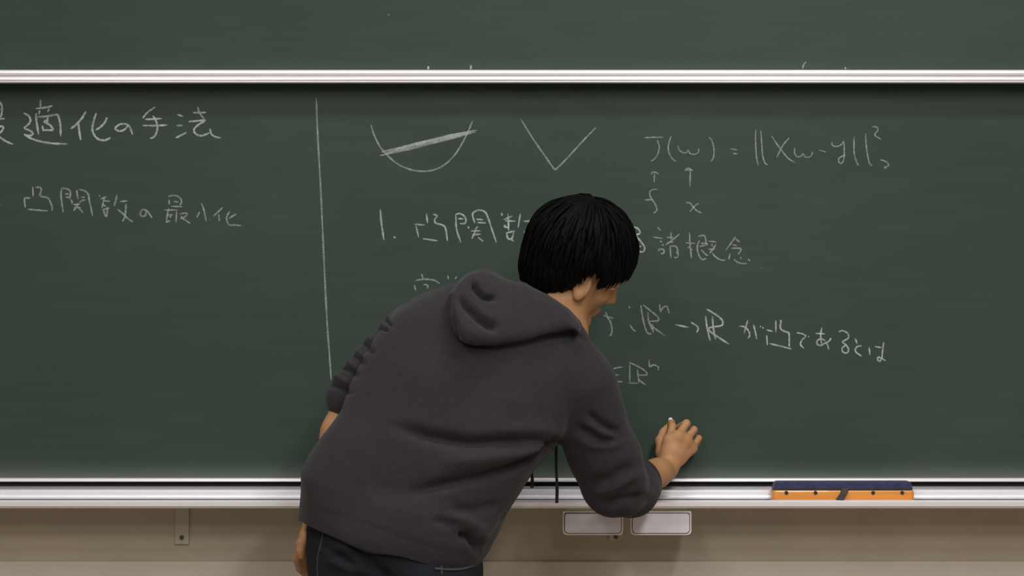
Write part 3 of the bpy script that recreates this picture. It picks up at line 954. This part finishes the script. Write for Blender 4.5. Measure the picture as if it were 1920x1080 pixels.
# eyes and lips
for s in (-1, 1):
    c = hp(.0785, s * .031, -.006)
    V, F = [], []
    for i in range(9):
        for j in range(12):
            th_, ph_ = math.pi * i / 8, 2 * math.pi * j / 12
            V.append(Vector(c) + .0105 * (HF * math.cos(th_) + HR * math.sin(th_) * math.cos(ph_) + HU * math.sin(th_) * math.sin(ph_)))
    for i in range(8):
        for j in range(12):
            F.append((i * 12 + j, i * 12 + (j + 1) % 12, (i + 1) * 12 + (j + 1) % 12, (i + 1) * 12 + j))
    eye = part(man, 'eye', (V, F), M_EYE, smooth=True)
    ir = mesh_obj('iris', *tube([Vector(c) + HF * .0090, Vector(c) + HF * .0108], [.0052, .0045], 14), M_IRIS)
    ir.parent = eye

# ------------------------------------------------------------------ sweatshirt
hd = Field((-.62, -.70, .72), (.42, -.12, 1.50), .0035)
# torso as a loft: measured across the leaning trunk
O = (700.0, 1010.0)
nx, nz = 0.287, -0.958
S = np.array([-6, 12, 45, 80, 122, 160, 212, 266, 330, 380, 425, 455, 480, 500, 518, 532, 545], float)
LE = np.array([-145, -148, -155, -163, -154, -144, -126, -122, -114, -98, -82, -58, -30, 0, 45, 90, 130], float)
RI = np.array([195, 200, 216, 222, 226, 241, 256, 284, 292, 292, 290, 284, 268, 246, 216, 186, 150], float)
HB = np.array([.128, .134, .138, .138, .134, .132, .130, .132, .134, .132, .126, .118, .106, .092, .074, .052, .020], float)
YC = np.array([-.478, -.478, -.477, -.475, -.472, -.470, -.463, -.455, -.445, -.435, -.425, -.418, -.412, -.408, -.402, -.398, -.395], float)
sl, X, Y, Z = hd.window(hd.lo, hd.lo + hd.h * hd.n, 0)
kk = K0 * (D - .46) / D                               # one scale: the trunk's own plane
PXg = 960 + X / kk - O[0]
PYg = 540 - (Z - ZC) / kk - O[1]
s_ = PXg * nx + PYg * nz
u_ = -PXg * nz + PYg * nx
sc = np.clip(s_, S[0], S[-1])
le, ri = np.interp(sc, S, LE), np.interp(sc, S, RI)
hb, yc = np.interp(sc, S, HB), np.interp(sc, S, YC)
cu, hu = (le + ri) / 2, (ri - le) / 2 * kk
uu = (u_ - cu) * kk / hu
vv = (Y - yc) / hb
g = (np.abs(uu) ** 2.35 + np.abs(vv) ** 2.35) ** (1 / 2.35)
d = (g - 1) * np.minimum(hb, hu)
gr = np.gradient(d.astype(np.float32), hd.h)
d = d / np.clip(np.sqrt(gr[0] ** 2 + gr[1] ** 2 + gr[2] ** 2), .6, 3)
del gr
d = np.maximum(d, (s_ - 547) * kk)
d = np.maximum(d, (-6 - s_) * kk)
hd.f = np.minimum(hd.f, d.astype(np.float32))
del d, g, uu, vv
# sleeves
hd.chain([(w3(1040, 690, -.42), .090), (w3(1080, 720, -.415), .080), (w3(1104, 785, -.395), .070), (w3(1133, 850, -.365), .071), (w3(1150, 905, -.34), .066)], .030)
hd.chain([(w3(1150, 912, -.335), .064), (w3(1180, 915, -.27), .060), (w3(1192, 908, -.235), .056)], .02)
hd.chain([(w3(815, 625, -.385), .080), (w3(772, 642, -.365), .070), (w3(728, 674, -.36), .060), (w3(688, 716, -.36), .054), (w3(662, 738, -.36), .048), (w3(653, 748, -.365), .043)], .022)
# hood lying on the upper back: a padded pouch, open towards the neck
poly = [(846, 548), (847, 590), (856, 622), (878, 641), (930, 647), (985, 641), (1035, 629), (1062, 621), (1088, 628), (1090, 608), (1068, 580), (1030, 553), (988, 528), (945, 521), (925, 512), (903, 507), (878, 514), (858, 530)]
poly = [(W(a, c, -.52).x, W(a, c, -.52).z) for a, c in poly]
sl, X, Y, Z = hd.window((min(p[0] for p in poly), -.62, min(p[1] for p in poly)), (max(p[0] for p in poly), -.33, max(p[1] for p in poly)), .04)
dd, _ = poly_dist(X[:, 0, :], Z[:, 0, :], poly + [poly[0]])
ins = np.zeros(dd.shape, bool)
xx, zz_ = np.broadcast_arrays(X[:, 0, :], Z[:, 0, :])
for i in range(len(poly)):
    (ax, az), (bx, bz) = poly[i], poly[(i + 1) % len(poly)]
    c = ((az > zz_) != (bz > zz_)) & (xx < (bx - ax) * (zz_ - az) / (bz - az + 1e-12) + ax)
    ins ^= c
d2 = np.where(ins, -dd, dd)[:, None, :]
# the pouch follows the back: its middle depth is shallower towards the neck
kq = K0 * (D - .52) / D
hpx, hpy = 960 + X / kq, 540 - (Z - ZC) / kq
mid = -.536 + .068 * np.clip((hpx - 900) / 190, -.3, 1) + .045 * np.clip((640 - hpy) / 110, -.1, 1.2)
R_ = .026
hh = .066
a1 = d2 + R_
a2 = np.abs(Y - mid) - (hh - R_)
d = np.sqrt(np.maximum(a1, 0) ** 2 + np.maximum(a2, 0) ** 2) + np.minimum(np.maximum(a1, a2), 0) - R_
hd.union(sl, d.astype(np.float32), .004)
# space for the neck and the head inside the collar
hd.cone(hp(-.02, 0, -.03), w3(1040, 575, -.395), .062, .058, .004, sub=True)
P, Q = hd.mesh()
P = relax(P, Q, 2, .5)
Nn = normals(P, Q)
FOLDS = [
    ([(1048, 829), (1005, 827), (940, 829), (880, 833), (800, 818), (740, 800)], .013, .020),
    ([(1048, 836), (1010, 856), (960, 876), (900, 893), (840, 906), (780, 922)], .011, .024),
    ([(1052, 822), (1042, 834), (1030, 846)], .012, .014),
    ([(1030, 836), (980, 848), (900, 862), (820, 868)], .018, -.013),
    ([(1045, 812), (1000, 808), (930, 808)], .016, -.006),
    ([(845, 955), (885, 958), (940, 945)], .010, .008),
    ([(812, 977), (835, 980), (858, 984)], .008, .006),
    ([(830, 966), (870, 975), (900, 990), (905, 1015)], .012, -.007),
    ([(858, 1004), (878, 1006), (890, 1020), (898, 1036)], .009, .022),
    ([(950, 962), (930, 1000), (905, 1040)], .009, .008),
    ([(560, 900), (600, 880), (660, 880)], .03, -.003),
    ([(690, 920), (760, 925), (830, 925)], .022, .006),
    ([(1104, 775), (1130, 796), (1160, 811)], .0075, .015),
    ([(1080, 801), (1107, 813), (1126, 826), (1156, 829)], .0080, .016),
    ([(1072, 817), (1111, 836), (1172, 830)], .010, -.007),
    ([(1095, 790), (1120, 808), (1150, 818)], .006, -.004),
    ([(1098, 905), (1140, 900), (1185, 870)], .012, .010),
    ([(1110, 925), (1150, 912), (1205, 880)], .009, -.009),
    ([(1125, 945), (1165, 935), (1215, 930)], .010, .015),
    ([(1170, 965), (1200, 945), (1228, 915)], .008, -.007),
    ([(846, 556), (851, 590), (857, 622), (866, 640), (890, 647), (930, 651), (985, 645), (1035, 632), (1070, 624), (1090, 631), (1100, 641)], .0045, .010),
    # hood
    ([(884, 522), (896, 545), (908, 558), (932, 560)], .006, .020),
    ([(860, 556), (876, 580), (895, 600), (915, 613), (930, 618)], .008, .018),
    ([(850, 550), (858, 590), (875, 618), (905, 632)], .009, -.004),
    ([(924, 512), (930, 528)], .004, .006),
    ([(880, 560), (905, 590), (940, 600)], .012, -.004),
    # left sleeve, pushed up
    ([(708, 586), (722, 598), (735, 614)], .0045, .009), ([(690, 606), (712, 614), (730, 622)], .0045, .008),
    ([(664, 630), (685, 645), (700, 664)], .0050, .010), ([(650, 655), (668, 668), (685, 684)], .0045, .008),
    ([(632, 682), (655, 692), (672, 706)], .0055, .011), ([(616, 716), (638, 728), (658, 738)], .0055, .012),
    ([(698, 596), (718, 607), (732, 619)], .004, -.004), ([(676, 618), (700, 640)], .006, -.005), ([(655, 642), (685, 672)], .006, -.005),
    ([(640, 668), (668, 694)], .006, -.005), ([(622, 700), (655, 720)], .006, -.006),
    # hem band
    ([(556, 955), (640, 968), (700, 988), (760, 1012), (830, 1034), (893, 1040)], .0035, .0008),
    # crossed seam of the right shoulder
    ([(1040, 645), (1000, 720), (1010, 800)], .03, .004),
]
P = fold(P, Nn, FOLDS)
rs = np.random.RandomState(3)
for _ in range(26):                                   # slow unevenness of soft cloth
    dv = rs.normal(size=3); dv /= np.linalg.norm(dv)
    fq = rs.uniform(9, 34)
    P = P + Nn * (.0009 * 24 / (fq + 12) * np.sin(P @ dv * fq * 2 + rs.uniform(0, 6)))[:, None]
hoodie = net_obj('hooded_sweatshirt', P, Q, M_HOOD, man)
del hd


def sub(parent, name, vf, m, smooth=False, label=None):
    o = mesh_obj(name, *vf, m, smooth=smooth, label=label)
    o.parent = parent
    return o


for (px, y0, y1, yd) in ((1043.5, 760, 943, -.325), (997, 780, 915, -.30)):
    top = W(px, y0, yd)
    bot = W(px, y1, yd)
    pts = [top.lerp(bot, t / 8) + Vector((.0012 * math.sin(t * 1.1), 0, 0)) for t in range(9)]
    sub(hoodie, 'drawstring', tube(pts, [.003] * 7 + [.0036, .0034], 8), M_CORD, True, 'dark cord hanging in front of the chest')


def ring(center, axis, r, w, m, name, parent, fl=1.0):
    ax = Vector(axis).normalized()
    a = ax.cross(Vector((0, 1, .2))).normalized()
    bb = ax.cross(a).normalized()
    V, F = [], []
    n, mseg = 40, 8
    for i in range(n):
        an = 2 * math.pi * i / n
        dirv = a * math.cos(an) + bb * math.sin(an) * fl
        for j in range(mseg):
            q = 2 * math.pi * j / mseg
            V.append(Vector(center) + dirv * (r + .004 * math.cos(q)) + ax * (w * math.sin(q)))
    for i in range(n):
        for j in range(mseg):
            F.append((i * mseg + j, i * mseg + (j + 1) % mseg, ((i + 1) % n) * mseg + (j + 1) % mseg, ((i + 1) % n) * mseg + j))
    return sub(parent, name, (V, F), m, True)


ring(w3(1193, 907, -.230), w3(1249, 880, -.105) - w3(1158, 918, -.33), .0545, .012, M_HOOD, 'cuff', hoodie)
ring(w3(648, 754, -.365), w3(590, 970, -.40) - w3(652, 750, -.36), .0365, .013, M_HOOD, 'cuff', hoodie)

# ------------------------------------------------------------------ jeans
jf = Field((-.56, -.66, .05), (.06, -.28, .90), .0045)
jf.chain([(w3(680, 1072, -.475), .110), (KNEE_L * .5 + w3(680, 1072, -.475) * .5, .088), (KNEE_L, .070), (KNEE_L * .5 + ANK_L * .5, .062), (ANK_L + np.array((0, 0, .01)), .056)], .02)
jf.chain([(w3(798, 1095, -.475), .112), (KNEE_R * .5 + w3(798, 1095, -.475) * .5, .088), (KNEE_R, .070), (KNEE_R * .5 + ANK_R * .5, .062), (ANK_R + np.array((0, 0, .01)), .056)], .03)
jf.ellipsoid(w3(715, 1005, -.475), [np.array((.958, 0, -.287)), np.array((0, 1, 0)), np.array((.287, 0, .958))], (.155, .118, .085), .05)
jf.cone(w3(676, 1030, -.475), w3(800, 1060, -.475), .104, .112, .03)
P, Q = jf.mesh()
P = relax(P, Q, 2, .5)
Nn = normals(P, Q)
JF = [([(650, 990), (672, 1030), (700, 1062), (740, 1100)], .012, .012), ([(600, 1020), (640, 1045), (670, 1070)], .008, .007), ([(612, 1050), (650, 1065), (700, 1075)], .008, -.006),
      ([(604, 1035), (640, 1028), (665, 1035)], .010, -.006)]
P = fold(P, Nn, JF)
P = P + Nn * (.0016 * np.sin(P[:, 2] * 55 + 3 * np.sin(P[:, 0] * 30)) * (P[:, 2] < .7))[:, None]
jeans = net_obj('jeans', P, Q, M_JEAN, man)
jP, jN = P, Nn


def on_jeans(px, py):
    """the point of the jeans seen at this photo pixel, slightly proud"""
    k = K0 * (D + jP[:, 1]) / D
    q = np.hypot(960 + jP[:, 0] / k - px, 540 - (jP[:, 2] - ZC) / k - py)
    m = (q < 8) & (jN[:, 1] < 0.1)
    if not m.any():
        return w3(px, py, -.55)
    i = np.argmin(np.where(m, q + jP[:, 1] * 20, 1e9))
    return np.array((W(px, py, jP[i, 1]).x, jP[i, 1] - .0008, W(px, py, jP[i, 1]).z))


def seam(pp, r, name='seam', m=M_JSEAM):
    L = smooth_line(pp, 5)
    sub(jeans, name, tube([on_jeans(*p) for p in L], r, 6), m, True)


seam([(606, 990), (604, 1010), (598, 1035), (595, 1055), (596, 1085), (598, 1110)], .0018)
seam([(700, 1030), (740, 1075), (770, 1110)], .0014, m=M_JEAN)
seam([(815, 1066), (845, 1068), (870, 1066), (890, 1060)], .0028, 'pocket_edge')
seam([(828, 1062), (829, 1085), (829, 1110)], .0022, 'belt_loop')

for s, a in ((-1, ANK_L), (1, ANK_R)):
    sf = Field(a + np.array((-.07, -.12, -.09)), a + np.array((.07, .22, .06)), .004)
    sf.chain([(a + np.array((0, -.035, -.045)), .036), (a + np.array((0, .06, -.048)), .038), (a + np.array((s * .008, .15, -.056)), .030)], .02)
    sf.cone(a + np.array((0, 0, -.03)), a + np.array((0, 0, .02)), .042, .042, .02)
    P, Q = sf.mesh()
    P[:, 2] = np.maximum(P[:, 2], .012)
    P = relax(P, Q, 1)
    sh = net_obj('shoe', P, Q, M_SHOE, man)
    ol = [(a[0] + .044 * math.cos(t) * (1 - .12 * math.sin(t)), a[1] + .057 + .138 * math.sin(t)) for t in [2 * math.pi * i / 24 for i in range(24)]]
    sub(sh, 'sole', slab_z(ol, .0005, .022), M_SOLE)

# ------------------------------------------------------------------ hair
CR = np.array((-.34, 0, .94)); CR /= np.linalg.norm(CR)              # whorl
FA = np.array((.94, 0, .34))                                          # forward along the scalp
RA = np.array((0, 1.0, 0))
EC = np.array((-.014, 0, .030))
ER = np.array((.117, .097, .110))


def tmax(ph):
    """how far down the hair reaches, as an angle from the whorl, by compass direction (0 front, 90 side, 180 nape)"""
    a = np.abs(np.degrees((ph + np.pi) % (2 * np.pi) - np.pi))
    return np.radians(np.interp(a, [0, 30, 52, 66, 74, 82, 100, 118, 180], [108, 110, 117, 126, 112, 99, 112, 142, 156]))


def hair_pt(th_, ph_, h=0.0):
    dv = CR[None] * np.cos(th_)[:, None] + (FA[None] * np.cos(ph_)[:, None] + RA[None] * np.sin(ph_)[:, None]) * np.sin(th_)[:, None]
    low = np.clip((-dv[:, 2] - .15) / .8, 0, 1)
    rad = 1 / np.sqrt(((dv / ER) ** 2).sum(1))
    rad = rad * (1 - .10 * low + (.08 * low + .33 * low ** 2) * np.clip(-dv[:, 0] * 2.6, 0, 1)) + h
    return EC + dv * rad[:, None]


hf = Field(HC - .16, HC + .16, .003)
sl, X, Y, Z = hf.window(hf.lo, hf.lo + hf.h * hf.n, 0)
q = [(X - HC[0]) * a[0] + (Y - HC[1]) * a[1] + (Z - HC[2]) * a[2] for a in HM]
q = [q[i] - EC[i] for i in range(3)]
rr = np.sqrt(q[0] ** 2 + q[1] ** 2 + q[2] ** 2) + 1e-6
dv = [c / rr for c in q]
low = np.clip((-dv[2] - .15) / .8, 0, 1)
rad = (1 / np.sqrt(sum((dv[i] / ER[i]) ** 2 for i in range(3)))) * (1 - .10 * low + (.08 * low + .33 * low ** 2) * np.clip(-dv[0] * 2.6, 0, 1))
ct = dv[0] * CR[0] + dv[2] * CR[2]
fa = dv[0] * FA[0] + dv[2] * FA[2]
tha = np.arccos(np.clip(ct, -1, 1))
pha = np.arctan2(dv[1], fa)
wav = .0022 * np.sin(pha * 23 + 2 * np.sin(tha * 4)) * np.sin(tha) + .0015 * np.sin(pha * 41 + tha * 3)
shell = np.maximum(rr - rad - wav, (rad - .034) - rr)
cut = (tha - tmax(pha) + .10 + .05 * np.sin(pha * 17) + .03 * np.sin(pha * 37)) * rad
hf.f = np.maximum(shell, cut).astype(np.float32)
P, Q = hf.mesh()
P = relax(P, Q, 2)
cap = (P, Q)
V, F = [], []
rs = np.random.RandomState(11)
NL = 900
for i in range(NL):
    ph0 = rs.uniform(-np.pi, np.pi)
    t1 = float(tmax(np.array([ph0]))[0]) * (rs.uniform(.97, 1.07) if rs.rand() < .6 else rs.uniform(.5, .97))
    t0 = max(.02, t1 - rs.uniform(.5, .9))
    n = 9
    tt = np.linspace(t0, t1, n)
    sw = rs.uniform(-.10, .10)
    pp = ph0 + sw * (np.linspace(0, 1, n) ** 1.5) / np.maximum(np.sin(tt), .35)
    lift = .001 + rs.uniform(.0, .004) * np.sin(np.linspace(0, np.pi * .8, n)) + (rs.uniform(-.003, .006) * np.linspace(0, 1, n) ** 2)
    L = hair_pt(tt, pp, lift)
    wd = rs.uniform(.0035, .0075) * np.clip(1.15 * np.sin(np.linspace(.45, np.pi - .04, n)), .05, 1)
    k0 = len(V)
    for j in range(n):
        p = L[j]
        t = L[min(j + 1, n - 1)] - L[max(j - 1, 0)]
        t /= np.linalg.norm(t) + 1e-9
        nn = (p - EC) / np.linalg.norm(p - EC)
        sd = np.cross(t, nn); sd /= np.linalg.norm(sd) + 1e-9
        for (cs, cn) in ((-1, 0), (0, .45), (1, 0), (0, -.45)):
            w_ = p + sd * cs * wd[j] + nn * cn * wd[j]
            V.append(HC + HF_ * w_[0] + HR_ * w_[1] + HU_ * w_[2])
    for j in range(n - 1):
        for c in range(4):
            F.append((k0 + j * 4 + c, k0 + j * 4 + (c + 1) % 4, k0 + (j + 1) * 4 + (c + 1) % 4, k0 + (j + 1) * 4 + c))
    F.append((k0, k0 + 1, k0 + 2, k0 + 3))
P = np.concatenate([cap[0], np.array(V)])
Q = np.concatenate([cap[1], np.array(F) + len(cap[0])])
net_obj('hair', P, Q, M_HAIR, man)

# ------------------------------------------------------------------ chalk stick in his fingers
ca, cb = Vector(w3(1263, 797, -.040)), Vector(w3(1256.5, 786, -.0018))
ch = mesh_obj('chalk_stick', *tube([ca, ca.lerp(cb, .5), ca.lerp(cb, .93), cb], [.0052, .0052, .0050, .0038], 14), M_CHALKSTICK, smooth=False)
ch['label'] = 'short white chalk stick held in the fingers of the writing man'
ch['category'] = 'chalk'
